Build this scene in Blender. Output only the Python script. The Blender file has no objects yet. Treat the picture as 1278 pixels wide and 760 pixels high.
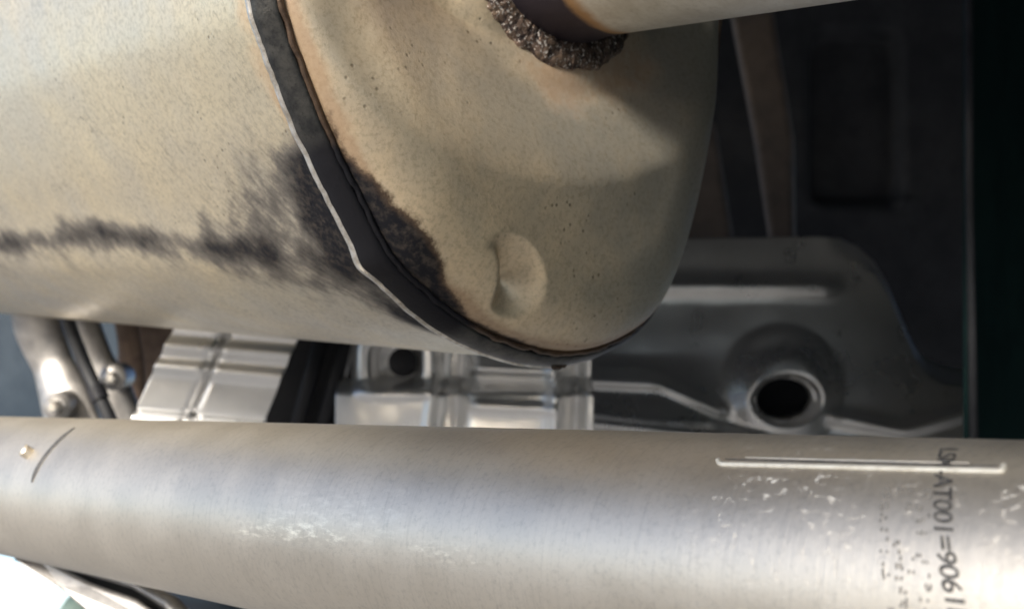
import bpy, bmesh, math, random
import numpy as np
from mathutils import Vector, noise
random.seed(7)
rng = np.random.default_rng(7)
scene = bpy.context.scene
R = math.radians

# ------------------------------------------------------------------ camera
W, H, F = 1278.0, 760.0, 1500.0            # photograph size, focal length in its pixels
PITCH = math.radians(15)                    # the photographer looks up under the car
# the scene is laid out level with the lens (x right, y ahead, z up) and then tipped back by PITCH
TILT = np.array([[1, 0, 0], [0, math.cos(PITCH), -math.sin(PITCH)], [0, math.sin(PITCH), math.cos(PITCH)]])
def tip(v): return np.asarray(v, float) @ TILT.T
cam_d = bpy.data.cameras.new('camera')
cam = bpy.data.objects.new('camera', cam_d)
scene.collection.objects.link(cam)
cam.location = (0, 0, 0)
cam.rotation_euler = (R(90)+PITCH, 0, 0)
cam_d.sensor_width = 36.0
cam_d.lens = 36.0 * F / W
cam_d.clip_start = 0.01
cam_d.clip_end = 500
cam_d.dof.use_dof = True
cam_d.dof.focus_distance = 0.335
cam_d.dof.aperture_fstop = 17
scene.camera = cam

# ------------------------------------------------------------------ sky, sun, exposure
SUN_TO = Vector(tip((-0.56, -0.69, 0.55))).normalized()      # direction towards the sun
world = bpy.data.worlds.new('World')
scene.world = world
world.use_nodes = True
nt = world.node_tree
nt.nodes.clear()
sky = nt.nodes.new('ShaderNodeTexSky')
sky.sky_type = 'NISHITA'
sky.sun_disc = False
sky.dust_density = 0.5
sky.air_density = 0.55
sky.ozone_density = 1.0
sky.sun_elevation = math.asin(SUN_TO.z)
sky.sun_rotation = math.atan2(SUN_TO.x, SUN_TO.y)
bg = nt.nodes.new('ShaderNodeBackground')
bg.inputs['Strength'].default_value = 0.15
wo = nt.nodes.new('ShaderNodeOutputWorld')
nt.links.new(sky.outputs[0], bg.inputs['Color'])
nt.links.new(bg.outputs[0], wo.inputs['Surface'])
sun_d = bpy.data.lights.new('sun', 'SUN')
sun_d.energy = 4.8
sun_d.angle = R(14)
sun_d.color = (1.0, 0.92, 0.80)
sun = bpy.data.objects.new('sun', sun_d)
scene.collection.objects.link(sun)
sun.rotation_euler = SUN_TO.to_track_quat('Z', 'Y').to_euler()
scene.view_settings.view_transform = 'Standard'
scene.view_settings.look = 'None'
scene.view_settings.gamma = 1.0
scene.view_settings.exposure = 0.85

# ------------------------------------------------------------------ helpers
def U(px, py, d):
    """point seen at photograph pixel (px,py) at distance d along the view axis"""
    return np.array([(px - W/2)/F*d, d, (H/2 - py)/F*d])
def proj(P):
    P = np.asarray(P)
    return W/2 + F*P[..., 0]/P[..., 1], H/2 - F*P[..., 2]/P[..., 1]
def unit(v):
    v = np.asarray(v, float); return v/np.linalg.norm(v)
def sstep(a, b, x):
    t = np.clip((np.asarray(x, float)-a)/(b-a), 0, 1); return t*t*(3-2*t)

def mesh_obj(name, verts, faces, mat, parent=None, smooth=True, attrs=None, sharp=None, level=False):
    verts = np.asarray(verts, float)
    if parent is not None:
        verts = verts - np.array(ROOTLOC[parent.name])
    if not level: verts = tip(verts)
    me = bpy.data.meshes.new(name)
    me.from_pydata(verts.tolist(), [], [list(map(int, f)) for f in faces])
    if attrs:
        for k, a in attrs.items():
            a = np.asarray(a, np.float32)
            if a.ndim == 1:
                at = me.attributes.new(k, 'FLOAT', 'POINT'); at.data.foreach_set('value', a)
            else:
                at = me.attributes.new(k, 'FLOAT_VECTOR', 'POINT'); at.data.foreach_set('vector', a.ravel())
    if smooth:
        me.polygons.foreach_set('use_smooth', [True]*len(me.polygons))
        if sharp: me.set_sharp_from_angle(angle=R(sharp))
    me.update()
    if mat: me.materials.append(mat)
    o = bpy.data.objects.new(name, me)
    scene.collection.objects.link(o)
    if parent is not None:
        o.parent = parent
    return o
ROOTLOC = {}
def thing(name, label, cat, loc, group=None):
    o = bpy.data.objects.new(name, None)
    o.empty_display_size = 0.02
    scene.collection.objects.link(o)
    o.location = tip(loc)
    ROOTLOC[o.name] = tuple(float(c) for c in loc)
    o['label'] = label; o['category'] = cat
    if group: o['group'] = group
    return o
def tag(o, label, cat, group=None):
    o['label'] = label; o['category'] = cat
    if group: o['group'] = group
    return o

def grid_faces(nu, nv, closed_u=False):
    f = []
    for i in range(nu if closed_u else nu-1):
        a = i*nv; b = ((i+1) % nu)*nv
        for j in range(nv-1):
            f.append((a+j, b+j, b+j+1, a+j+1))
    return f
def solid(o, t, offset=0.0):
    m = o.modifiers.new('thickness', 'SOLIDIFY'); m.thickness = t; m.offset = offset; return o
def box_verts(c, ax, ay, az):
    c, ax, ay, az = map(np.asarray, (c, ax, ay, az))
    v = [c+sx*ax+sy*ay+sz*az for sx in (-1, 1) for sy in (-1, 1) for sz in (-1, 1)]
    f = [(0,1,3,2),(4,6,7,5),(0,4,5,1),(2,3,7,6),(0,2,6,4),(1,5,7,3)]
    return v, f
def bevel(o, w, seg=2):
    m = o.modifiers.new('bevel', 'BEVEL'); m.width = w; m.segments = seg; m.limit_method = 'ANGLE'; return o
def catmull(pts, n, closed=False):
    pts = np.asarray(pts, float); m = len(pts); out = []
    segs = m if closed else m-1
    for i in range(segs):
        if closed:
            p0, p1, p2, p3 = pts[(i-1) % m], pts[i], pts[(i+1) % m], pts[(i+2) % m]
        else:
            p0, p1, p2, p3 = pts[max(i-1, 0)], pts[i], pts[i+1], pts[min(i+2, m-1)]
        for k in range(n):
            t = k/n
            out.append(0.5*((2*p1)+(-p0+p2)*t+(2*p0-5*p1+4*p2-p3)*t*t+(-p0+3*p1-3*p2+p3)*t**3))
    if not closed: out.append(pts[-1])
    return np.array(out)
def tube(path, rad, nseg=20, flat=1.0, up=(0, 0, 1), caps=True):
    """swept tube; rad number or list; flat squashes along the second axis"""
    path = np.asarray(path, float); n = len(path)
    rad = np.broadcast_to(np.asarray(rad, float), (n,)) if np.ndim(rad) < 2 else rad
    V = []; Fs = []
    prev = None
    for i in range(n):
        t = unit(path[min(i+1, n-1)]-path[max(i-1, 0)])
        a = np.cross(t, up) if prev is None else prev-np.dot(prev, t)*t
        if np.linalg.norm(a) < 1e-6: a = np.cross(t, (1, 0, 0))
        a = unit(a); b = np.cross(t, a); prev = a
        for k in range(nseg):
            th = 2*math.pi*k/nseg
            V.append(path[i]+rad[i]*(math.cos(th)*a+flat*math.sin(th)*b))
    for i in range(n-1):
        for k in range(nseg):
            k2 = (k+1) % nseg
            Fs.append((i*nseg+k, i*nseg+k2, (i+1)*nseg+k2, (i+1)*nseg+k))
    if caps:
        Fs.append(tuple(range(nseg-1, -1, -1))); Fs.append(tuple(range((n-1)*nseg, n*nseg)))
    return np.array(V), Fs

# ------------------------------------------------------------------ materials
class NB:
    def __init__(self, name):
        self.m = bpy.data.materials.new(name); self.m.use_nodes = True
        self.t = self.m.node_tree; self.t.nodes.clear()
        self.out = self.n('ShaderNodeOutputMaterial')
        self.p = self.n('ShaderNodeBsdfPrincipled')
        self.l(self.p.outputs[0], self.out.inputs['Surface'])
    def n(self, ty, **kw):
        x = self.t.nodes.new(ty)
        for k, v in kw.items(): setattr(x, k, v)
        return x
    def l(self, a, b): self.t.links.new(a, b)
    def set(self, **kw):
        for k, v in kw.items(): self.inp(self.p, k.replace('_', ' '), v)
    def inp(self, node, k, v):
        s = node.inputs[k]
        if hasattr(v, 'is_output') or isinstance(v, bpy.types.NodeSocket): self.l(v, s)
        else:
            if s.type == 'RGBA' and len(v) == 3: v = (*v, 1)
            s.default_value = v
    def obj(self): return self.n('ShaderNodeTexCoord').outputs['Object']
    def attr(self, name, vec=False):
        a = self.n('ShaderNodeAttribute'); a.attribute_name = name
        return a.outputs['Vector' if vec else 'Fac']
    def mapping(self, vec, scale=(1, 1, 1), rot=(0, 0, 0)):
        if any(rot):                                   # turn first, stretch after
            r = self.n('ShaderNodeMapping'); self.l(vec, r.inputs[0]); r.inputs['Rotation'].default_value = rot; vec = r.outputs[0]
        m = self.n('ShaderNodeMapping'); self.l(vec, m.inputs[0]); m.inputs['Scale'].default_value = scale
        return m.outputs[0]
    def noise(self, vec, scale, detail=4, rough=0.6):
        x = self.n('ShaderNodeTexNoise'); self.l(vec, x.inputs['Vector'])
        x.inputs['Scale'].default_value = scale; x.inputs['Detail'].default_value = detail
        x.inputs['Roughness'].default_value = rough
        return x.outputs['Fac']
    def voro(self, vec, scale):
        x = self.n('ShaderNodeTexVoronoi'); self.l(vec, x.inputs['Vector'])
        x.inputs['Scale'].default_value = scale
        return x.outputs['Distance'], x.outputs['Color']
    def ramp(self, fac, a, b, lo=0.0, hi=1.0):
        x = self.n('ShaderNodeMapRange'); x.interpolation_type = 'SMOOTHSTEP'
        self.l(fac, x.inputs[0]); x.inputs[1].default_value = a; x.inputs[2].default_value = b
        x.inputs[3].default_value = lo; x.inputs[4].default_value = hi
        return x.outputs[0]
    def math(self, op, a, b=0.0):
        x = self.n('ShaderNodeMath', operation=op)
        for i, v in enumerate((a, b)):
            if isinstance(v, (int, float)): x.inputs[i].default_value = v
            else: self.l(v, x.inputs[i])
        x.use_clamp = op in ('ADD', 'SUBTRACT', 'MULTIPLY') and False
        return x.outputs[0]
    def mix(self, fac, a, b):
        x = self.n('ShaderNodeMix', data_type='RGBA')
        for s, v in ((0, fac), (6, a), (7, b)):
            if isinstance(v, (int, float)): x.inputs[s].default_value = v
            elif isinstance(v, tuple): x.inputs[s].default_value = (*v, 1) if len(v) == 3 else v
            else: self.l(v, x.inputs[s])
        return x.outputs[2]
    def bump(self, h, strength, dist=0.001, prev=None):
        x = self.n('ShaderNodeBump'); self.l(h, x.inputs['Height'])
        x.inputs['Strength'].default_value = strength; x.inputs['Distance'].default_value = dist
        if prev is not None: self.l(prev, x.inputs['Normal'])
        return x.outputs[0]

def mat_muffler(name, cap):
    b = NB(name); o = b.obj(); uv = b.attr('puv', True)
    big = b.noise(o, 14, 4); fine = b.noise(o, 560, 4, 0.75); mid = b.noise(o, 70, 5, 0.65)
    if cap:
        warm, cool = (0.70, 0.565, 0.385), (0.47, 0.445, 0.385)
        col = b.mix(b.math('ADD', b.math('MULTIPLY', b.attr('tint_shade'), 1.0), b.ramp(mid, .35, .75, -.15, .15)), cool, warm)
    else:
        warm, cool = (0.72, 0.62, 0.44), (0.62, 0.56, 0.45)
        col = b.mix(b.ramp(big, .35, .68), cool, warm)
    # fine mottling of the rolled sheet
    col = b.mix(b.ramp(fine, .42, .70, 0, .45), col, (0.27, 0.225, 0.155))
    # pits: sparse dark specks
    d, c = b.voro(o, 300)
    pit = b.math('MULTIPLY', b.ramp(d, .06, .26, 1, 0), b.ramp(b.noise(o, 38, 3), .50, .66))
    col = b.mix(b.math('MULTIPLY', pit, .75), col, (0.10, 0.075, 0.05))
    # grain / scuffs along the sheet
    if not cap:
        g1 = b.noise(b.mapping(uv, (60, 480, 1), (0, 0, R(-58))), 1.0, 4, .7)
        g2 = b.noise(b.mapping(uv, (90, 700, 1), (0, 0, R(18))), 1.0, 3, .7)
        gm = b.ramp(b.noise(o, 22, 4), .42, .68)
        col = b.mix(b.math('MULTIPLY', b.ramp(g1, .54, .74), b.math('ADD', .14, b.math('MULTIPLY', gm, .62))), col, (0.13, 0.11, 0.085))
        col = b.mix(b.math('MULTIPLY', b.ramp(g2, .62, .78), .30), col, (0.17, 0.14, 0.10))
    # rust bloom
    rn = b.noise(o, 120, 5, .7)
    rust = b.ramp(b.math('ADD', b.attr('rust'), b.math('MULTIPLY', b.math('SUBTRACT', rn, .5), .9)), .35, .95)
    col = b.mix(b.math('MULTIPLY', rust, .62), col, (0.225, 0.120, 0.055))
    # soot
    sn = b.noise(o, 95, 5, .72)
    sn2 = b.noise(b.mapping(uv, (110, 420, 1), (0, 0, R(-50))) if not cap else o, 1.0 if not cap else 260, 4, .7)
    sv = b.math('ADD', b.attr('soot'), b.math('ADD', b.math('MULTIPLY', b.math('SUBTRACT', sn, .5), .8 if cap else .7), b.math('MULTIPLY', b.math('SUBTRACT', sn2, .5), .42 if not cap else .5)))
    soot = b.ramp(sv, .08, 1.15 if not cap else .85)
    col = b.mix(b.ramp(soot, 0, .55), col, (0.095, 0.062, 0.040) if cap else (0.20, 0.18, 0.155))
    col = b.mix(b.ramp(soot, .25, 1.0), col, b.mix(b.ramp(b.noise(o, 330, 4, .7), .42, .72), (0.010, 0.0105, 0.014), (0.055, 0.046, 0.040)))
    rough = b.math('ADD', b.ramp(mid, .3, .7, .36 if cap else .32, .47 if cap else .42), b.math('MULTIPLY', soot, .3))
    hgt = b.math('ADD', b.math('MULTIPLY', fine, .5), b.math('MULTIPLY', pit, -.8))
    nrm = b.bump(mid, .10, .0012); nrm = b.bump(hgt, .45, .0004, nrm)
    b.set(Base_Color=col, Metallic=b.math('SUBTRACT', .60 if cap else .74, b.math('MULTIPLY', b.math('MAXIMUM', soot, rust), .56)), Specular_IOR_Level=b.ramp(soot, 0, 1, .5, .12), Roughness=rough, Normal=nrm)
    return b.m

def mat_simple(name, col, col2, metallic, rough, scale=60, bump=.2, bdist=.0004, rough2=None, spec=.5):
    b = NB(name); o = b.obj()
    n1 = b.noise(o, scale, 5, .65); n2 = b.noise(o, scale*7, 3, .7)
    c = b.mix(b.ramp(n1, .32, .70), col, col2)
    c = b.mix(b.ramp(n2, .5, .8, 0, .4 if bump > .1 else .1), c, tuple(x*.6 for x in col))
    r = b.ramp(n1, .3, .7, rough, rough2 if rough2 else rough+.12)
    b.set(Base_Color=c, Metallic=metallic, Roughness=r, Normal=b.bump(b.math('ADD', n1, b.math('MULTIPLY', n2, .4)), bump, bdist))
    b.p.inputs['Specular IOR Level'].default_value = spec
    return b.m

def mat_pipe():
    b = NB('aluminised_pipe_steel'); o = b.obj(); uv = b.attr('puv', True)      # uv: (along, around) in metres
    blot = b.noise(o, 40, 5, .62); fine = b.noise(o, 600, 3, .7)
    brush = b.noise(b.mapping(uv, (900, 40, 1)), 1.0, 3, .6)
    col = b.mix(b.ramp(blot, .3, .7), (0.565, 0.52, 0.45), (0.61, 0.565, 0.495))
    col = b.mix(b.ramp(fine, .45, .8, 0, .35), col, (0.30, 0.285, 0.26))
    col = b.mix(b.ramp(brush, .50, .75, 0, .22), col, (0.33, 0.31, 0.28))
    # pale oxide flecks, gathered near the seam end
    fl = b.math('MULTIPLY', b.ramp(b.noise(b.mapping(uv, (330, 520, 1)), 1.0, 5, .7), .55, .66), b.ramp(b.noise(o, 90, 3), .42, .60))
    fl = b.math('MULTIPLY', fl, b.attr('fleck'))
    col = b.mix(b.math('MULTIPLY', fl, .62), col, (0.80, 0.79, 0.76))
    # crystalline wear band
    wn = b.noise(b.mapping(uv, (140, 420, 1)), 1.0, 4, .7)
    wear = b.math('MULTIPLY', b.ramp(wn, .44, .72), b.attr('wear'))
    col = b.mix(b.math('MULTIPLY', wear, .85), col, (0.92, 0.87, 0.76))
    r = b.math('ADD', b.ramp(blot, .3, .7, .42, .47), b.math('MULTIPLY', fl, .3))
    h = b.math('ADD', b.math('MULTIPLY', fine, .5), b.math('ADD', b.math('MULTIPLY', brush, .5), b.math('MULTIPLY', fl, 1.0)))
    nrm = b.bump(blot, .03, .0015); nrm = b.bump(h, .28, .0003, nrm)
    b.set(Base_Color=col, Metallic=b.math('SUBTRACT', .88, b.math('MULTIPLY', fl, .5)), Roughness=r, Normal=nrm)
    return b.m

def mat_inlet():
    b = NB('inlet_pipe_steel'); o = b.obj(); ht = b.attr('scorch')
    n1 = b.noise(o, 60, 5, .65); n2 = b.noise(o, 500, 3, .7)
    col = b.mix(b.ramp(n1, .3, .7), (0.52, 0.49, 0.43), (0.66, 0.64, 0.59))
    col = b.mix(b.ramp(n2, .45, .8, 0, .4), col, (0.33, 0.30, 0.25))
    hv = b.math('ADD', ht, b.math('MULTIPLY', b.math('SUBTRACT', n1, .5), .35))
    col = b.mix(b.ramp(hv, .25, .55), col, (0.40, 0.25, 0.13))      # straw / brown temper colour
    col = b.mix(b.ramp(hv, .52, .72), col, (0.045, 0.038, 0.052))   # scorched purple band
    b.set(Base_Color=col, Metallic=.75, Roughness=.48, Normal=b.bump(n2, .3, .0003))
    return b.m

def mat_weld():
    b = NB('weld_spatter_metal'); o = b.obj()
    n0 = b.noise(o, 900, 3, .6); n1 = b.noise(o, 130, 5, .7); n2 = b.noise(o, 420, 4, .65)
    col = b.mix(b.ramp(n2, .38, .62), (0.035, 0.026, 0.026), (0.17, 0.12, 0.095))
    col = b.mix(b.ramp(n1, .46, .64, 0, .8), col, (0.19, 0.135, 0.095))
    col = b.mix(b.ramp(n0, .55, .66), col, (0.66, 0.62, 0.58))
    b.set(Base_Color=col, Metallic=.6, Roughness=b.ramp(n1, .3, .7, .32, .55), Normal=b.bump(n2, .9, .0010))
    return b.m

M_SHELL = mat_muffler('muffler_shell_steel', False)
M_CAP = mat_muffler('muffler_cap_steel', True)
M_PIPE = mat_pipe(); M_INLET = mat_inlet(); M_WELD = mat_weld()
def mat_collar(name, c1, c2, metallic):
    b = NB(name); o = b.obj()
    n1 = b.noise(o, 120, 5, .65); n2 = b.noise(o, 700, 3, .7)
    col = b.mix(b.ramp(n1, .32, .70), c1, c2)
    col = b.mix(b.ramp(n2, .50, .75, 0, .6), col, tuple(x*.45 for x in c1))
    so = b.ramp(b.math('ADD', b.attr('soot'), b.math('MULTIPLY', b.math('SUBTRACT', n1, .5), .7)), .25, .75)
    col = b.mix(so, col, (0.009, 0.009, 0.012))
    b.set(Base_Color=col, Metallic=b.ramp(so, 0, 1, metallic, .05), Roughness=b.ramp(so, 0, 1, .38, .62), Normal=b.bump(b.math('ADD', n1, n2), .4, .0004), Specular_IOR_Level=b.ramp(so, 0, 1, .5, .2))
    return b.m
M_COLLAR = mat_collar('scorched_collar_steel', (0.032, 0.033, 0.035), (0.095, 0.092, 0.084), .7)
M_LIP = mat_collar('rusty_seam_lip_sooted', (0.055, 0.036, 0.026), (0.13, 0.085, 0.055), .4)
M_EDGE = mat_simple('bare_bright_edge', (0.82, 0.80, 0.76), (0.42, 0.38, 0.32), .85, .32, 220, .4)
M_RUSTEDGE = mat_simple('rusty_seam_lip', (0.040, 0.028, 0.022), (0.105, 0.068, 0.044), .4, .65, 260, .5)
M_SHIELD = mat_simple('stamped_aluminium', (0.56, 0.56, 0.565), (0.62, 0.62, 0.62), .82, .26, 25, .04, .0006, .32)
M_SHIELD2 = mat_simple('bright_aluminium', (0.78, 0.78, 0.78), (0.85, 0.845, 0.84), .80, .27, 25, .04, .0008, .34)
M_DARK = mat_simple('black_plastic', (0.012, 0.013, 0.017), (0.022, 0.022, 0.026), 0, .45, 50, .2, spec=.3)
M_TEAL = mat_simple('dark_teal_plastic', (0.006, 0.019, 0.021), (0.009, 0.027, 0.028), 0, .7, 40, .3, spec=.12)
M_BODY = mat_simple('underbody_sealer', (0.020, 0.022, 0.027), (0.036, 0.038, 0.044), 0, .6, 30, .4, spec=.25)
M_NAVY = mat_simple('navy_painted_body', (0.016, 0.030, 0.048), (0.022, 0.040, 0.062), 0, .35, 20, .1)
M_STRUT = mat_simple('dull_brown_steel', (0.085, 0.07, 0.062), (0.13, 0.105, 0.09), .4, .5, 60, .3)
M_ARM = mat_simple('cast_alloy', (0.27, 0.26, 0.255), (0.37, 0.355, 0.34), .75, .38, 70, .3)
M_RUST = mat_simple('rust_brown_steel', (0.13, 0.09, 0.07), (0.22, 0.16, 0.125), .3, .55, 80, .4)
M_RUBBER = mat_simple('black_rubber', (0.013, 0.014, 0.017), (0.02, 0.021, 0.025), 0, .5, 90, .2)
M_BORE = mat_simple('matt_black_hole', (0.004, 0.0045, 0.006), (0.007, 0.0075, 0.009), 0, .8, 90, .2, spec=.08)
M_PALE = mat_simple('pale_oxide', (0.70, 0.68, 0.61), (0.56, 0.53, 0.46), .3, .5, 300, .3)
M_CONC = mat_simple('worn_concrete', (0.27, 0.262, 0.25), (0.36, 0.35, 0.335), 0, .85, 6, .3, .002)
M_INK = mat_simple('black_ink', (0.02, 0.02, 0.022), (0.10, 0.097, 0.093), 0, .6, 700, .0)
M_INK2 = mat_simple('faded_ink', (0.14, 0.135, 0.13), (0.26, 0.25, 0.235), .1, .6, 900, .0)
M_CLAY = mat_simple('green_grey_plastic', (0.16, 0.24, 0.21), (0.2, 0.28, 0.25), 0, .6, 40, .2)

# ------------------------------------------------------------------ setting
g = mesh_obj('ground', [(-150, -150, -.30), (150, -150, -.30), (150, 150, -.30), (-150, 150, -.30)], [(0, 1, 2, 3)], M_CONC, smooth=False, level=True)
g['kind'] = 'structure'

# ------------------------------------------------------------------ muffler
VPM = np.array([-758.0, 325.0])                                   # where the muffler's axis runs to
n_ax = -unit([(VPM[0]-W/2)/F, 1.0, (H/2-VPM[1])/F])               # axis, out of the end cap
P0 = U(690, 457, 0.45)                                            # lowest point of the seam
def on_plane(px, py, s=0.0):
    d = U(px, py, 1.0)
    return d*(np.dot(n_ax, P0+n_ax*s)/np.dot(n_ax, d))
eu = unit(np.cross(n_ax, (0, 0, 1))); eu = eu if eu[0] > 0 else -eu
ev = np.cross(n_ax, eu); ev = ev if ev[2] > 0 else -ev
rim_px = [(306, 0), (322, 55), (345, 115), (372, 180), (408, 252), (452, 333), (492, 374), (540, 412), (588, 437),
          (640, 453), (695, 457), (748, 440), (792, 407), (822, 350), (846, 270), (868, 160), (884, 40),
          (892, -120), (868, -320), (770, -480), (640, -570), (500, -560), (380, -460), (308, -300), (290, -140)]
rim = catmull([on_plane(*p) for p in rim_px], 16, True)
# resample evenly
def resample_closed(P, n):
    Q = np.vstack([P, P[:1]]); L = np.r_[0, np.cumsum(np.linalg.norm(np.diff(Q, axis=0), axis=1))]
    s = np.linspace(0, L[-1], n, endpoint=False)
    return np.stack([np.interp(s, L, Q[:, k]) for k in range(3)], 1), s
NT = 440
rim, rim_s = resample_closed(rim, NT)
def smooth_closed(P, it):
    for _ in range(it): P = .5*P+.25*(np.roll(P, 1, 0)+np.roll(P, -1, 0))
    return P
rim_raw = smooth_closed(rim, 1)
rim = smooth_closed(rim, 10)
CEN = on_plane(590, -70)
def outn(P):
    t = np.roll(P, -1, 0)-np.roll(P, 1, 0)
    N = np.cross(t, n_ax); N /= np.linalg.norm(N, axis=1)[:, None]
    if np.mean(np.sum(N*(P-CEN), 1)) < 0: N = -N
    return N
RN = outn(rim)
def ring(r, s, base=None):
    return (rim if base is None else base)+RN*np.reshape(r, (-1, 1))+n_ax*np.reshape(s, (-1, 1))

muffler = thing('muffler', 'large oval steel muffler, tan heat-stained, with sooty rolled seam and welded inlet pipe', 'muffler', P0)
def rings_mesh(rings):
    n = len(rings); V = np.stack(rings, 1).reshape(-1, 3)            # index t*n + k
    return V, grid_faces(NT, n, True)
def polyline_dist(P, pts):
    P = np.asarray(P); best = np.full(len(P), 1e9); 
    for a, c in zip(pts[:-1], pts[1:]):
        d = c-a; t = np.clip(((P-a)@d)/max(d@d, 1e-12), 0, 1)
        best = np.minimum(best, np.linalg.norm(P-(a+t[:, None]*d), axis=1))
    return best
def pick(V, pts, toward=True):
    """surface points of V that show at the given photograph pixels (near side)"""
    x, y = proj(V); out = []
    for p in pts:
        d2 = (x-p[0])**2+(y-p[1])**2
        c = np.where(d2 < d2.min()+64)[0]
        out.append(V[c[np.argmin(V[c, 1])]])
    return np.array(out)

# shell
svals = np.r_[np.linspace(0.0006, -.30, 150), np.linspace(-.32, -.52, 8)]
rim_id = np.arange(NT)
shell_r = [-.0022+.0*s for s in svals]
V, Fc = rings_mesh([ring(r, s) for r, s in zip(shell_r, svals)])
puv = np.zeros((len(V), 3)); puv[:, 0] = np.tile(svals, NT); puv[:, 1] = np.repeat(rim_s, len(svals))
soot = np.zeros(len(V)); rust = np.zeros(len(V))
def stain_or_shade(pts, rad, amt, soft=1.0):
    q = pick(V, pts); d = polyline_dist(V, q)
    return amt*np.exp(-(d/rad)**2*soft)
soot += stain_or_shade([(-60, 312), (20, 308), (110, 297), (170, 300), (240, 312), (330, 318)], .0065, .34)
soot += stain_or_shade([(80, 294), (120, 290), (160, 298)], .008, .20)
soot += stain_or_shade([(-40, 325), (60, 318), (160, 320), (260, 332), (380, 355)], .024, .40)
soot += stain_or_shade([(300, 225), (350, 240), (400, 270), (420, 300)], .026, .44)
soot += stain_or_shade([(250, 270), (320, 290), (400, 320)], .014, .25)
soot += stain_or_shade([(395, 235), (425, 300), (455, 350), (500, 398)], .014, .62)
soot += stain_or_shade([(405, 300), (440, 345)], .016, .22)
soot *= np.array([1.02+.42*noise.noise(Vector(p)*34)+.22*noise.noise(Vector(p)*110) for p in V])
soot += stain_or_shade([(505, 400), (560, 428)], .006, .6)
soot += stain_or_shade([(380, 190), (400, 235)], .005, .5)
soot += stain_or_shade([(0, 0), (25, 50)], .012, .22)
soot += stain_or_shade([(200, 20), (250, 15)], .012, .20)
rust += stain_or_shade([(296, 0), (314, 60), (331, 110)], .0085, .72)
rust += stain_or_shade([(345, 130), (372, 190)], .004, .7)
rust += stain_or_shade([(250, 80), (230, 120)], .012, .40)
rust += stain_or_shade([(310, 325), (400, 345)], .008, .35)
mesh_obj('shell', V, Fc, M_SHELL, muffler, attrs={'soot': soot, 'rust': rust, 'puv': puv})
# far end of the shell
back = ring(-.0022, -.52); V = np.vstack([back, ring(-.02, -.54), ring(-.06, -.55), [CEN-n_ax*.555]])
Fc = [(i, (i+1) % NT, NT+(i+1) % NT, NT+i) for i in range(NT)]+[(NT+i, NT+(i+1) % NT, 2*NT+(i+1) % NT, 2*NT+i) for i in range(NT)]
Fc += [(2*NT+i, 2*NT+(i+1) % NT, 3*NT) for i in range(NT)]
mesh_obj('rear_end_cap', V, Fc, M_SHELL, muffler, attrs={'soot': np.zeros(len(V)), 'rust': np.zeros(len(V)), 'puv': V})

# rolled seam: bright worn edge, scorched collar, rusty inner lip
wob = np.array([noise.noise(Vector((t*110, 3.1, 0))) for t in rim_s])*.0007+np.array([noise.noise(Vector((t*420, 9.1, 0))) for t in rim_s])*.00025
kink = pick(rim, [(452, 335)])[0]
kd = np.linalg.norm(rim-kink, axis=1)
wob = wob+.0016*np.exp(-(kd/.006)**2)
edge_w = .0011+.0003*np.array([noise.noise(Vector((t*260, 1.1, 5))) for t in rim_s])+.0006*np.exp(-(kd/.012)**2)
V, Fc = rings_mesh([ring(-.0035, .0002), ring(.0002+wob, .0002), ring(.0006+wob, .0004), ring(.0005+wob, .0004+edge_w), ring(-.0002+wob, .0008+edge_w)])
mesh_obj('crimp_edge', V, Fc, M_EDGE, muffler)
rr = [(-.0003, .0012), (.0, .0022), (-.0006, .0045), (-.0016, .0070), (-.0029, .0088), (-.0041, .0098), (-.0046, .0096)]
V, Fc = rings_mesh([ring(r+wob*(1-k/6), s+edge_w*.4*(1-k/6)) for k, (r, s) in enumerate(rr)])
mesh_obj('rolled_collar', V, Fc, M_COLLAR, muffler, attrs={'soot': stain_or_shade([(415, 230), (450, 290), (490, 345), (540, 400)], .016, 1.0)})
wob2 = np.array([noise.noise(Vector((t*160, 7.1, 2)))*.0010+noise.noise(Vector((t*520, 7.1, 2)))*.0004 for t in rim_s])
V, Fc = rings_mesh([ring(-.0046+wob2, .0088), ring(-.0044+wob2, .0102), ring(-.0052+wob2, .0109), ring(-.0062+wob2, .0106), ring(-.0068, .0090)])
mesh_obj('inner_lip', V, Fc, M_LIP, muffler, attrs={'soot': stain_or_shade([(430, 230), (470, 290), (505, 345), (550, 400)], .015, 1.1)})

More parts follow.
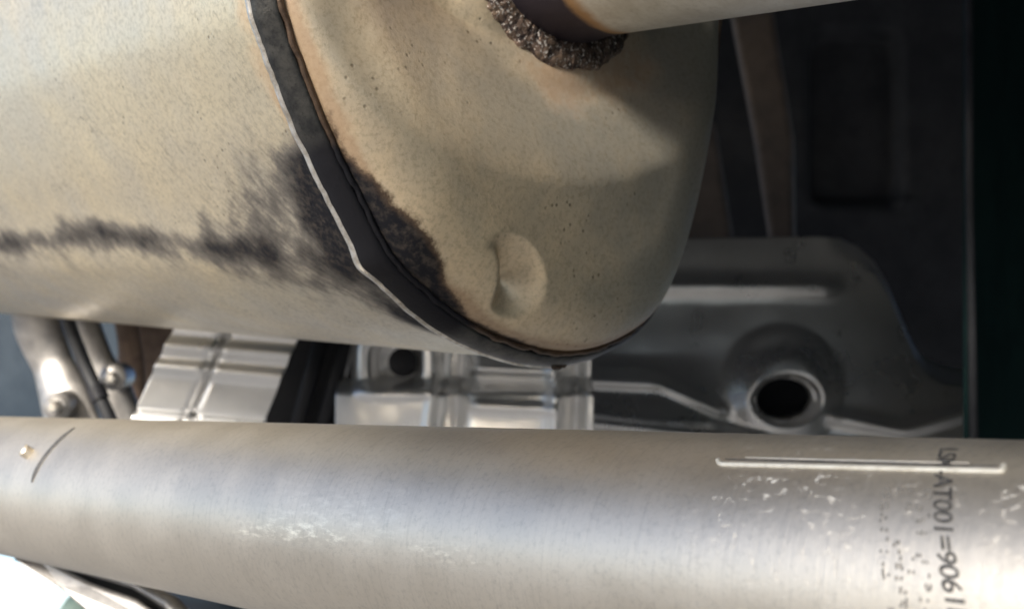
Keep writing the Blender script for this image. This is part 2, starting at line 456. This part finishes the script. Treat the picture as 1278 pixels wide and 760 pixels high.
# end cap: domed, with a swelling round the inlet and a pressed dimple
ks = np.r_[np.linspace(1, .80, 60), np.linspace(.798, .30, 130), np.linspace(.29, 0.0, 40)]
base = ring(-.0062, .0092)
def plane_uv(P): return (P-P0)@eu, (P-P0)@ev
INL = on_plane(676, -58); iu, iv = plane_uv(INL)
def cap_s(Q, q):
    u, v = plane_uv(Q)
    s = .017*np.sqrt(np.clip(1-(1-np.clip(q/.034, 0, 1))**2, 0, 1))+.010*sstep(0, .11, q)
    # swelling round the inlet: oval, drawn out to the upper left
    a = np.hypot((u-iu+.018)/1.28, (v-iv-.012)); s = s-.023*np.clip((np.sqrt(np.clip(.100-a, 0, 1)**2+.00004)-.0063)/.046, 0, 1)
    a2 = np.hypot(u-iu, v-iv); s = s+.004*sstep(.056, .040, a2)
    # pressed dimple with a nub in it
    x, y = plane_uv(on_plane(642, 346, .024)); X = (u-x); Y = (v-y)
    c_, s_ = math.cos(R(-40)), math.sin(R(-40)); Xr = X*c_-Y*s_; Yr = X*s_+Y*c_
    dd = np.hypot(Xr/.0120, Yr/.0165)
    x, y = plane_uv(on_plane(608, 364, .024)); X2 = u-x; Y2 = v-y
    c_, s_ = math.cos(R(8)), math.sin(R(8)); d2 = np.hypot((X2*c_-Y2*s_)/.0088, (X2*s_+Y2*c_)/.0165)
    nub = sstep(1.06, .72, d2)
    s = s-.0100*(np.sqrt(np.clip(1.05-dd, 0, 2)**2+.010)-.10)*(1-nub)
    return s
rows = []; inset = []
for k in ks:
    Q = CEN+(base-CEN)*k
    q = (1-k)*np.linalg.norm(base-CEN, axis=1)
    rows.append(Q+n_ax*cap_s(Q, q)[:, None]); inset.append(q)
V, Fc = rings_mesh(rows); q = np.stack(inset, 1).ravel()
soot = np.zeros(len(V)); rust = np.zeros(len(V))
soot += stain_or_shade([(440, 240), (480, 290), (510, 335), (535, 385)], .0075, .92, .9)
soot += stain_or_shade([(395, 130), (430, 220)], .0040, .35)
soot += stain_or_shade([(540, 390), (600, 432), (660, 452)], .0045, .7)
soot += stain_or_shade([(508, 300), (528, 330)], .0070, .40)
edge = np.exp(-(q/.006)**2)
rust += .80*np.exp(-(q/.0035)**2)+.34*np.exp(-(q/.010)**2)
rust += stain_or_shade([(570, 385), (545, 400)], .009, .45)
rust += stain_or_shade([(765, 95), (800, 75), (720, 105)], .018, .78)
rust += stain_or_shade([(640, 60), (690, 100)], .012, .40)
x, y = proj(V); u_, v_ = plane_uv(V)
tint_shade = 1.0-sstep(-.05, .055, u_)*.95  # straw heat tint at left, plus light falloff to the right painted in
tint_shade = np.clip(tint_shade-stain_or_shade([(430, -40), (520, 60), (600, 110), (700, 140)], .030, .62), 0, 1)  # shade of the hollow round the inlet, painted as cooler colour
mesh_obj('end_cap', V, Fc, M_CAP, muffler, attrs={'soot': soot, 'rust': rust, 'tint_shade': tint_shade, 'puv': V})
CAPV = V

# drip of weld slag under the seam
dv = []
for (px, py, r) in ((692, 457, .0014), (697, 456, .0017), (703, 455, .0013)):
    dv.append((on_plane(px, py, .004), r))
bm = bmesh.new()
for c, r in dv:
    m = bmesh.ops.create_icosphere(bm, subdivisions=2, radius=r)
    for vtx in m['verts']: vtx.co = Vector(tip(np.array(vtx.co)+c-P0))
me = bpy.data.meshes.new('slag_drip'); bm.to_mesh(me); bm.free(); me.materials.append(M_RUSTEDGE)
o = bpy.data.objects.new('slag_drip', me); scene.collection.objects.link(o); o.parent = muffler

# inlet pipe, along the axis, with a weld bead
d2 = np.linalg.norm((CAPV-INL)-((CAPV-INL)@n_ax)[:, None]*n_ax, axis=1)
s_at = np.median(((CAPV-P0)@n_ax)[(d2 > .030) & (d2 < .042)])
IB = INL+n_ax*(s_at-np.dot(INL-P0, n_ax))
rad = .033; NS = 96
ip_dir = unit(n_ax+np.array([0, 0, -.03]))
prof = [(-.02, rad)]+[(x, rad+.0016*math.exp(-((x-.004)/.010)**2)) for x in np.linspace(0, .40, 90)]
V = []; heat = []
for x, r in prof:
    for k in range(NS):
        th = 2*math.pi*k/NS
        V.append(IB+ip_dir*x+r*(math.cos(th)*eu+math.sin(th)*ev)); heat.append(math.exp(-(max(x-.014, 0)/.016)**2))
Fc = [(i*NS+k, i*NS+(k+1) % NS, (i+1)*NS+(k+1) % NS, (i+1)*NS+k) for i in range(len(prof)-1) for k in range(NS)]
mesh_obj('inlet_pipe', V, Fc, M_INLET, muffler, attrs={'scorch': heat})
V = []; NB1, NB2 = 460, 26
sel = CAPV[(d2 > rad-.004) & (d2 < rad+.020)]; sel_u = (sel-INL)@eu; sel_v = (sel-INL)@ev; sel_s = (sel-IB)@n_ax
def cap_at(th, r):
    w = np.exp(-((sel_u-r*math.cos(th))**2+(sel_v-r*math.sin(th))**2)/.003**2); return float((w*sel_s).sum()/w.sum())
for i in range(NB1):
    th = 2*math.pi*i/NB1; rdir = math.cos(th)*eu+math.sin(th)*ev
    wd = 1+.40*noise.noise(Vector((math.cos(th)*4, math.sin(th)*4, 2)))+.15*noise.noise(Vector((math.cos(th)*14, math.sin(th)*14, 6)))
    lift = [cap_at(th, rad+.001), cap_at(th, rad+.013)]
    for j in range(NB2):
        ph = 2*math.pi*j/NB2; f = .5+.5*math.cos(ph)
        p = IB+n_ax*(lift[0]*(1-f)+lift[1]*f)+rdir*(rad+.0032+.0080*wd*math.cos(ph))+n_ax*(-.0011+.0042*math.sin(ph))
        w = noise.noise(Vector(p)*150)*.0008+noise.noise(Vector(p)*620)*.0006+noise.noise(Vector(p)*1300)*.0005
        V.append(p+(rdir*math.cos(ph)*.4+n_ax*math.sin(ph))*w)
Fc = [(i*NB2+j, ((i+1) % NB1)*NB2+j, ((i+1) % NB1)*NB2+(j+1) % NB2, i*NB2+(j+1) % NB2) for i in range(NB1) for j in range(NB2)]
mesh_obj('weld_bead', V, Fc, M_WELD, muffler)

# ------------------------------------------------------------------ lower exhaust pipe
PR = .032
PA = U(0, 603, .578); PB = U(1278, 755, .234)
pdir = unit(PB-PA); PL = np.linalg.norm(PB-PA)
p_up = unit(np.array([0, 0, 1])-pdir[2]*pdir); p_side = np.cross(p_up, pdir)     # side points to the camera or away
if p_side[1] > 0: p_side = -p_side
def on_pipe(a, th, r=PR):
    """a metres from PA along the pipe; th angle from the camera side towards the top"""
    a = np.asarray(a, float)[..., None]; th = np.asarray(th, float)[..., None]; r = np.asarray(r, float)
    r = r[..., None] if r.ndim else r
    return PA+pdir*a+r*(np.cos(th)*p_side+np.sin(th)*p_up)
def pipe_at(px, py, r=PR):
    """(a, th) of the pipe surface seen at a pixel"""
    d = unit(U(px, py, 1.0)); w = -PA
    dp = d-np.dot(d, pdir)*pdir; wp = w-np.dot(w, pdir)*pdir
    A_, B_, C_ = dp@dp, 2*dp@wp, wp@wp-r*r
    disc = max(B_*B_-4*A_*C_, 0); t = (-B_-math.sqrt(disc))/(2*A_); P = d*t
    return np.dot(P-PA, pdir), math.atan2(np.dot(P-PA, p_up), np.dot(P-PA, p_side))
exhaust = thing('exhaust_pipe', 'pale grey steel exhaust pipe with black printed code, running below the muffler', 'exhaust pipe', PA+pdir*.25)
NA, NTH = 260, 160
av = np.linspace(-.16, PL+.16, NA); tv = np.linspace(0, 2*math.pi, NTH, endpoint=False)
AA, TT = np.meshgrid(av, tv, indexing='ij')
V = on_pipe(AA.ravel(), TT.ravel())
slot_a, slot_t = pipe_at(1075, 583); e0 = pipe_at(897, 579); e1 = pipe_at(1253, 588)
wear = np.zeros(len(V)); fleck = np.zeros(len(V))
def pstain(pts, rad, amt):
    q = np.array([on_pipe(*pipe_at(*p)) for p in pts]); return amt*np.exp(-(polyline_dist(V, q)/rad)**2)
wear += pstain([(300, 662), (420, 668)], .0028, 1.0)+pstain([(520, 685), (600, 700)], .0022, .9)+pstain([(350, 635), (480, 650)], .010, .35)
fleck += pstain([(980, 610), (1100, 640), (1240, 640), (1290, 620)], .016, 1.0)+.05
Fc = []
for i in range(NA-1):
    for k in range(NTH):
        k2 = (k+1) % NTH; Fc.append((i*NTH+k, i*NTH+k2, (i+1)*NTH+k2, (i+1)*NTH+k))
puv = np.stack([AA.ravel(), TT.ravel()*PR, 0*AA.ravel()], 1)
mesh_obj('tube', V, Fc, M_PIPE, exhaust, attrs={'wear': wear, 'fleck': fleck, 'puv': puv})
def pipe_patch(name, path, width, h, mat, taper=True):
    """raised (or dark) strip following (a,th) points on the pipe"""
    P = np.asarray(path, float); V = []; n = len(P)
    for i in range(n):
        t = P[min(i+1, n-1)]-P[max(i-1, 0)]; t = np.array([t[0], t[1]*PR]); t /= np.linalg.norm(t); nn = np.array([-t[1], t[0]/PR])
        w = width*(1 if not taper else min(1, .35+3*min(i, n-1-i)/n))
        for (o_, hh) in ((-.5, -.0006), (-.42, h*.8), (0, h), (.42, h*.8), (.5, -.0006)):
            q = P[i]+nn*w*o_; V.append(on_pipe(q[0], q[1], PR+hh))
    return mesh_obj(name, V, grid_faces(n, 5), mat, exhaust)
# thin raised seam lip with turned-up ends
L0, L1 = np.array(e0), np.array(e1)
path = [np.array(pipe_at(896, 574)), np.array(pipe_at(898, 578))]+[L0+(L1-L0)*t for t in np.linspace(.02, .985, 40)]+[np.array(pipe_at(1252, 586)), np.array(pipe_at(1253, 581))]
pipe_patch('seam_lip', catmull(path, 3), .0011, .00055, M_PALE, False)
pth = [np.array(pipe_at(px, 573.0+(px-905)*.0255)) for px in np.linspace(905, 1245, 30)]
pipe_patch('seam_shadow_line', pth, .0007, .00012, M_INK, True)  # black strip painting the shadow line above the lip
pth = [np.array(pipe_at(px, 570.0+(px-905)*.0255)) for px in np.linspace(930, 1210, 30)]
pipe_patch('seam_upper_ridge', pth, .0004, .0002, M_PIPE, True)
# slip-joint slit at the far left, with its bolt head
sl = catmull([np.array(pipe_at(*p)) for p in ((93, 534), (80, 544), (66, 558), (52, 576), (44, 590), (40, 602))], 6)
pipe_patch('joint_slit', sl, .0042, .0003, M_INK, True)
a0, t0 = pipe_at(36, 566); c = on_pipe(a0, t0, PR+.001); nrm_ = unit(c-(PA+pdir*a0))
V, Fc = tube([c-nrm_*.003, c+nrm_*.002, c+nrm_*.0028], [.0026, .0026, .0018], 18)
mesh_obj('joint_pin', V, Fc, M_PIPE, exhaust, sharp=35)

# printed code around the pipe
def print_text(name, body, start_px, end_px, char_h, total_arc, mat, spacing=1.0):
    cu = bpy.data.curves.new(name, 'FONT'); cu.body = body; cu.size = 1.0; cu.space_character = spacing; cu.resolution_u = 5; cu.offset = .012
    tmp = bpy.data.objects.new('tmp', cu); scene.collection.objects.link(tmp)
    me = bpy.data.meshes.new_from_object(tmp); bpy.data.objects.remove(tmp)
    bm = bmesh.new(); bm.from_mesh(me)
    for cut in range(2):
        bmesh.ops.subdivide_edges(bm, edges=[e for e in bm.edges if e.calc_length() > .12], cuts=1)
    bmesh.ops.triangulate(bm, faces=bm.faces)
    co = np.array([v.co[:] for v in bm.verts]); w0, w1 = co[:, 0].min(), co[:, 0].max(); hmax = .70
    a0, t0 = pipe_at(*start_px); a1, t1 = pipe_at(*end_px); sk = (a1-a0)/((t0-t1)*PR)
    for v, c_ in zip(bm.verts, co):
        arc = (c_[0]-w0)/(w1-w0)*total_arc
        P = on_pipe(a0+sk*arc+c_[1]/hmax*char_h, t0-arc/PR, PR+.00018)
        v.co = Vector(tip(P-np.array(ROOTLOC[exhaust.name])))
    bm.to_mesh(me); bm.free(); me.materials.clear(); me.materials.append(mat); me.name = name
    o = bpy.data.objects.new(name, me); scene.collection.objects.link(o); o.parent = exhaust
    return o
print_text('printed_code', 'LSM-AT001=9061E', (1174, 560), (1181, 752), .0036, .0385, M_INK, .92)
# dot-matrix lines beside it: faint dashes, wrapped round the pipe
V = []; Fc = []
def dash(a, t, wa, wt):
    i = len(V)
    for (x, y) in ((-1, -1), (1, -1), (1, 1), (-1, 1)): V.append(on_pipe(a+x*wa, t+y*wt/PR, PR+.00016))
    Fc.append((i, i+1, i+2, i+3))
for px0, dens, wa in ((1104, .42, .00024), (1121, .45, .00024), (1147, .30, .0002), (1155, .25, .0002), (1135, .12, .0002)):
    a0, t0 = pipe_at(px0, 610); a1, t1 = pipe_at(px0+4, 750); sk = (a1-a0)/((t0-t1)*PR)
    for k in range(96):
        if random.random() < dens*(.5+.5*math.sin(k*.9+px0)**2):
            for rr_ in range(2):
                if random.random() < .7: dash(a0+sk*k*.00060+random.uniform(-.0003, .0003)+rr_*.0009, t0-k*.00060/PR, wa, .00022+.00022*random.random())
o = mesh_obj('dot_matrix_print', V, Fc, M_INK2, exhaust, smooth=False); o['kind'] = 'stuff'

# ------------------------------------------------------------------ stamped heat shield (right and middle)
HD = .86
def sheet(name, parent, mat, xs, top, bot, relief, depth, ny=120, thick=.0012):
    V = []; 
    for x in xs:
        t, b_ = top(x), bot(x)
        for j in range(ny):
            y = t+(b_-t)*j/(ny-1)
            d = depth(x, y); p = U(x, y, d)
            h = relief(x, y)
            V.append(p+np.array([0, -h, 0]))
    return solid(mesh_obj(name, V, grid_faces(len(xs), ny), mat, parent), thick)
def ridge(x, y, x0, y0, x1, y1, w, h, end=18):
    """rounded rib along a segment"""
    dx, dy = x1-x0, y1-y0; L = math.hypot(dx, dy)
    t = ((x-x0)*dx+(y-y0)*dy)/L; c = abs((x-x0)*dy-(y-y0)*dx)/L
    e = float(sstep(-end, end, t))*float(sstep(L+end, L-end, t))
    return h*math.exp(-(c/w)**2)*e
def s1(a, b, x):
    t = min(max((x-a)/(b-a), 0), 1); return t*t*(3-2*t)
def shield_top(x):
    pts = [(700, 300), (1020, 296), (1050, 298), (1075, 307), (1095, 325), (1112, 352), (1130, 395), (1145, 428), (1160, 447), (1182, 458), (1215, 463), (1260, 464)]
    return float(np.interp(x, [p[0] for p in pts], [p[1] for p in pts]))
def rel_main(x, y):
    h = ridge(x, y, 640, 357, 1042, 358, 11, .006, 16)
    h += .020*s1(440, 520, y)*s1(930, 800, x)                                   # lower step comes forward
    h += ridge(x, y, 690, 470, 822, 476, 9, .010, 14)
    h += ridge(x, y, 820, 478, 905, 515, 7, .006, 12)
    h += ridge(x, y, 700, 520, 960, 546, 8, .010, 16)
    h += ridge(x, y, 1030, 518, 1125, 536, 9, .008, 12)+ridge(x, y, 1125, 536, 1225, 508, 9, .008, 12)
    # round boss: swollen ring, then the cup with the hole
    d = math.hypot((x-975), (y-484)*1.0)
    h += .021*s1(82, 34, d)
    d2 = math.hypot((x-975)/1.0, (y-497)/.76)
    h -= .010*s1(46, 38, d2)+.020*s1(36, 31, d2)
    # edge of the shield rolls back
    h -= .012*s1(26, 0, y-shield_top(x))*s1(1030, 1080, x)
    h += .0004*noise.noise(Vector((x*.02, y*.03, 1.0)))
    return h
shield = thing('heat_shield', 'stamped grey aluminium heat shield with round holed boss, behind the muffler', 'heat shield', U(950, 560, HD))
xs = np.linspace(705, 1240, 240)
ms = sheet('stamped_sheet', shield, M_SHIELD, xs, shield_top, lambda x: 600.0, rel_main, lambda x, y: HD+.012*(x-950)/300-.000185*(y-450), 170)
# punched hole: rolled rim, and a black disc painting the dark inside it
hc = U(975, 497, HD)+np.array([0, -.012, 0])
V = []; NS = 48
prof = [(.0216, .0018), (.0212, -.0004), (.0207, -.0003), (.0204, .004), (.0200, .03)]
for r, y in prof:
    for k in range(NS):
        th = 2*math.pi*k/NS; V.append(hc+np.array([r*math.cos(th), y, r*.76*math.sin(th)]))
Fc = [(i*NS+k, i*NS+(k+1) % NS, (i+1)*NS+(k+1) % NS, (i+1)*NS+k) for i in range(len(prof)-1) for k in range(NS)]
mesh_obj('hole_rim', V[:NS*4], Fc[:NS*3], M_SHIELD, shield)
V2 = [hc+np.array([.0206*math.cos(2*math.pi*k/NS), .0000, .0206*.76*math.sin(2*math.pi*k/NS)]) for k in range(NS)]
V3 = [hc+np.array([.012*math.cos(2*math.pi*k/NS), .0060, .012*.76*math.sin(2*math.pi*k/NS)]) for k in range(NS)]
mesh_obj('hole_shade', V2+V3+[hc+np.array([0, .001, 0])], [(k, (k+1) % NS, NS+(k+1) % NS, NS+k) for k in range(NS)]+[(NS+k, NS+(k+1) % NS, 2*NS) for k in range(NS)], M_BORE, shield)

# ------------------------------------------------------------------ middle shield with square pocket
MD = .80
def mtop(x): return 400.0
def rel_mid(x, y):
    h = 0.
    # rounded square pocket with a bright rolled rim
    dx, dy = abs(x-496)/34, abs(y-452)/27; d = (dx**4+dy**4)**.25
    h += .012*s1(1.75, 1.25, d); h -= .022*s1(1.05, .75, d)
    h += .022*s1(470, 492, y)*(1-s1(505, 512, y)*.0)
    h += ridge(x, y, 590, 458, 690, 463, 9, .010, 10)
    h += ridge(x, y, 590, 502, 690, 506, 6, .006, 10)
    h += ridge(x, y, 693, 430, 690, 560, 9, .012, 10)
    h -= ridge(x, y, 578, 430, 566, 560, 11, .012, 10)
    h += ridge(x, y, 545, 470, 533, 560, 6, .005, 10)
    h -= ridge(x, y, 722, 430, 716, 560, 8, .010, 10)
    h += .0012*noise.noise(Vector((x*.03, y*.03, 4.0)))
    return h
mid = thing('ribbed_heat_shield', 'bright ribbed aluminium heat shield with square pocket, under the muffler seam', 'heat shield', U(580, 560, MD))
sheet('stamped_sheet', mid, M_SHIELD2, np.linspace(425, 738, 170), lambda x: 400.0, lambda x: 560.0, rel_mid, lambda x, y: MD-.028*(x-580)/150, 100)
V, Fc = tube([U(503, 452, MD+.016), U(503, 452, MD+.004), U(503, 452, MD+.002)], [.010, .010, .006], 16)
mesh_obj('pocket_bolt', V, Fc, M_DARK, mid, sharp=40)

# ------------------------------------------------------------------ bright plate at the left
BD = .74
plate = thing('folded_heat_plate', 'bright folded aluminium plate with pale ribs, left of the dark ribbed duct', 'heat shield', U(270, 540, BD))
def plate_pt(u, v, h=0.0):
    """u 0..1 left to right, v 0..1 top to bottom"""
    tl, tr, bl, br = U(222, 400, BD), U(378, 408, BD), U(160, 530, BD+.006), U(322, 545, BD+.006)
    p = (tl*(1-u)+tr*u)*(1-v)+(bl*(1-u)+br*u)*v
    return p+np.array([0, -h, 0])
def rel_plate(u, v):
    h = 0
    for c0 in (.235, .43): h += .0040*math.exp(-((v-c0-.02*u)/.060)**2)
    h -= .0075*math.exp(-((u-.42)/.035)**2)
    h -= .006*math.exp(-((v-.87)/.03)**2)
    return h
NU, NV = 90, 110
V = [plate_pt(i/(NU-1), j/(NV-1), rel_plate(i/(NU-1), j/(NV-1))) for i in range(NU) for j in range(NV)]
solid(mesh_obj('folded_sheet', V, grid_faces(NU, NV), M_SHIELD2, plate), .0015)

# ------------------------------------------------------------------ dark ribbed duct
duct = thing('ribbed_duct', 'black plastic duct with slanted ribs, between two bright heat shields', 'duct', U(390, 560, .82))
V = []
q = [U(335, 380, .84), U(485, 380, .84), U(430, 570, .84), U(280, 570, .84)]
for z in (0, .05):
    V += [p+np.array([0, z, 0]) for p in q]
bevel(mesh_obj('duct_wall', V, [(0, 1, 2, 3), (4, 7, 6, 5), (0, 4, 5, 1), (1, 5, 6, 2), (2, 6, 7, 3), (3, 7, 4, 0)], M_DARK, duct, smooth=False), .002)
for xo in (392, 424, 446):
    a = U(xo+18, 390, .828); b_ = U(xo-32, 570, .828)
    V, Fc = tube([a, (a+b_)/2, b_], [.0052]*3, 12)
    mesh_obj('rib', V, Fc, M_DARK, duct)

# ------------------------------------------------------------------ suspension pieces at far left
def bar(name, pts, d, rads, mat, label, cat, flat=.6, tip=None):
    P = catmull([U(x, y, d+dd) for x, y, dd in pts], 8)
    Rr = np.interp(np.linspace(0, 1, len(P)), np.linspace(0, 1, len(rads)), rads)
    t = thing(name, label, cat, P[-1])
    V, Fc = tube(P, Rr, 22, flat, up=(0, 1, 0)); mesh_obj('arm', V, Fc, mat, t)
    if tip:
        c, r, L, m = tip; a = np.array([0, -1, 0.0])
        V, Fc = tube([c-a*L, c+a*L*.8, c+a*L], [r, r, r*.7], 22); mesh_obj('bushing', V, Fc, m, t, sharp=40)
        V, Fc = tube([c+a*L*.9, c+a*L*1.35, c+a*L*1.5], [r*.5, r*.5, r*.3], 6); mesh_obj('bolt', V, Fc, M_EDGE, t, smooth=False)
    return t
bar('control_arm', [(38, 360, 0), (48, 410, 0), (66, 455, 0), (82, 500, -.01), (95, 545, -.02)], .80, [.016, .016, .014, .017, .019], M_ARM,
    'grey cast alloy control arm curving down behind the pipe at far left', 'control arm', .5, (U(78, 505, .775), .009, .012, M_ARM))
bar('link_arm', [(92, 370, 0), (108, 415, 0), (124, 452, 0), (141, 490, 0), (160, 540, 0)], .78, [.010, .011, .010, .013, .012], M_ARM,
    'slim shiny alloy link arm right of the black hose, far left', 'link arm', .6, (U(146, 470, .765), .0085, .010, M_ARM))
bar('mounting_strap', [(150, 360, 0), (160, 420, 0), (164, 460, 0), (160, 500, 0), (152, 550, 0)], .83, [.009, .008, .009, .012, .014], M_RUST,
    'rust brown steel strap just left of the bright folded plate', 'strap', .4)
P = catmull([U(78, 380, .745), U(92, 420, .745), (U(108, 460, .745)), U(126, 498, .742), U(150, 550, .74)], 8)
V, Fc = tube(P, [.0042]*len(P), 14)
t = thing('brake_hose', 'thin black rubber hose running down between two alloy arms', 'hose', P[-1])
mesh_obj('hose', V, Fc, M_RUBBER, t)
V, Fc = tube([P[-12], P[-9]], [.0055, .0055], 14); mesh_obj('ferrule', V, Fc, M_DARK, t, sharp=40)
# rusty bracket corner
V = [];
for z in (0, .01):
    V += [U(150, 395, .87+z), U(232, 395, .87+z), U(165, 545, .87+z), U(140, 545, .87+z)]
bk = mesh_obj('body_bracket', V, [(0, 1, 2, 3), (4, 7, 6, 5), (0, 4, 5, 1), (1, 5, 6, 2), (2, 6, 7, 3), (3, 7, 4, 0)], M_RUST, smooth=False)
bevel(bk, .003); tag(bk, 'dark rusty bracket tucked behind the bright folded plate', 'bracket')

# ------------------------------------------------------------------ car body behind: navy sill, dark underbody
def slab(name, c, sx, sy, sz, mat, label, cat, bw=.006):
    V, Fc = box_verts((0, 0, 0), (sx/2, 0, 0), (0, sy/2, 0), (0, 0, sz/2))
    o = mesh_obj(name, V, Fc, mat, smooth=False); o.location = tip(c); bevel(o, bw, 3)
    return tag(o, label, cat)
slab('sill_panel', (-.55, 1.12, .02), .62, .04, .30, M_NAVY, 'dark navy painted body panel at the far left behind the arms', 'body panel')
xy = [(-.65, 2.5), (-.65, .30), (-.16, .30), (-.16, -.16), (-.62, -.16), (-.62, -.42), (2.5, -.42), (2.5, 2.5)]  # notch lets the sun in, front strip added to shade the pipe
V = [(x, y, .43) for x, y in xy]+[(x, y, .46) for x, y in xy]
fp = mesh_obj('floor_pan_shade', V, [tuple(range(8)), tuple(range(15, 7, -1))]+[(i, 8+i, 8+(i+1) % 8, (i+1) % 8) for i in range(8)], M_BODY, smooth=False)
tag(fp, 'unseen dark floor pan above the muffler, outline cut to steer the sunlight', 'floor pan')
# bulkhead with pressed recess
bh = thing('bulkhead', 'dark pressed steel bulkhead with faint square recess, upper right', 'bulkhead', U(1060, 520, 1.15))
BHD = 1.15
def rel_bh(x, y):
    dx, dy = abs(x-1068)/58, abs(y-148)/108; d = (dx**8+dy**8)**.125
    h = -.018*s1(1.06, .94, d)
    h += ridge(x, y, 1010, 255, 1140, 252, 4, .006, 8)
    return h+.002*noise.noise(Vector((x*.015, y*.015, 8)))
sheet('pressed_panel', bh, M_BODY, np.linspace(640, 1420, 130), lambda x: -60.0, lambda x: 580.0, rel_bh, lambda x, y: BHD, 120, .003)
# slanted strut beside the cap
V = []
for z in (0, .02):
    V += [U(905, -10, .98+z), U(962, -10, .98+z), U(992, 175, .98+z), U(994, 320, .98+z), U(962, 320, .98+z), U(940, 175, .98+z)]
Fc = [(0, 1, 2, 3, 4, 5), (11, 10, 9, 8, 7, 6)]+[(i, 6+i, 6+(i+1) % 6, (i+1) % 6) for i in range(6)]
st = mesh_obj('support_strut', V, Fc, M_STRUT, smooth=False); bevel(st, .006, 3)
tag(st, 'dull brown slanted steel strut just right of the muffler end', 'strut')
V = []
for z in (0, .02):
    V += [U(840, 150, .94+z), U(893, 150, .94+z), U(918, 310, .94+z), U(820, 310, .94+z)]
st = mesh_obj('mounting_bracket', V, [(0, 1, 2, 3), (4, 7, 6, 5), (0, 4, 5, 1), (1, 5, 6, 2), (2, 6, 7, 3), (3, 7, 4, 0)], M_STRUT, smooth=False); bevel(st, .006, 3)
tag(st, 'dull brown bracket peeking out between muffler end and heat shield', 'bracket')
# plastic liner at the right with its edge bead and ribs
ln = thing('wheel_liner', 'dark teal plastic liner panel along the right edge', 'liner', U(1260, 560, .72))
V = []
xs = np.linspace(1205, 1420, 60)
for x in xs:
    for j in range(60):
        y = -80+j*12.0
        h = .0004*math.sin((x-1205)*.22)*s1(1225, 1240, x)
        V.append(U(x, y, .72+.0011*(x-1205))+np.array([0, -h, 0]))
solid(mesh_obj('liner_sheet', V, grid_faces(60, 60), M_TEAL, ln), .003)
V, Fc = tube([U(1209, -80, .715), U(1210, 250, .715), U(1213, 400, .715), U(1217, 620, .715)], [.0026]*4, 14)
mesh_obj('edge_bead', V, Fc, M_BODY, ln)

plan = catmull([(.497, .957), (.60, .80), (.62, .50), (.60, .10), (.58, -.45)], 10)  # unseen wall added to block light from the right
V = [(x, y, z) for x, y in plan for z in np.linspace(-.34, .42, 12)]
solid(mesh_obj('light_block_wall', V, grid_faces(len(plan), 12), M_TEAL, ln), .003)

# ------------------------------------------------------------------ hanger bracket under the pipe, bottom left
hb = thing('hanger_bracket', 'folded steel hanger bracket under the pipe at bottom left', 'bracket', U(200, 790, .50))
def plate_poly(name, pts, thick, mat):
    P = [U(*p) for p in pts]; n = len(P); k = np.array([0, thick, 0])
    V = P+[p+k for p in P]
    Fc = [tuple(range(n)), tuple(range(2*n-1, n-1, -1))]+[(i, n+i, n+(i+1) % n, (i+1) % n) for i in range(n)]
    return bevel(mesh_obj(name, V, Fc, mat, hb, smooth=False), .0012, 2)
plate_poly('web', [(14, 697, .56), (52, 697, .56), (112, 728, .545), (170, 748, .535), (240, 800, .52), (150, 800, .53), (75, 735, .55)], .003, M_ARM)
plate_poly('inner_web', [(50, 697, .572), (120, 706, .565), (190, 735, .55), (260, 790, .53), (180, 790, .535), (112, 730, .556)], .003, M_RUBBER)  # black inner face paints the shade inside the bracket's recess
V, Fc = tube([U(-30, 676, .575), U(40, 695, .565), U(110, 711, .555), U(170, 728, .545), U(215, 752, .535), U(245, 790, .52)], [.0022, .0024, .0028, .0034, .0045, .0055], 14, .7)
mesh_obj('flange', V, Fc, M_ARM, hb)
V, Fc = tube([U(205, 735, .60), U(290, 752, .58), U(380, 790, .55)], [.010, .013, .015], 18)
o = mesh_obj('rubber_hanger', V, Fc, M_NAVY); tag(o, 'dark navy rubber hanger below the pipe, right of the folded bracket', 'hanger')
V, Fc = tube([U(78, 790, .75), U(98, 760, .75), U(125, 742, .75), U(160, 735, .75)], [.010]*4, 16)  # tube put in for a small patch of green grey colour
o = mesh_obj('green_grey_tube', V, Fc, M_CLAY); tag(o, 'small green grey tube under the folded bracket, bottom left', 'hose')
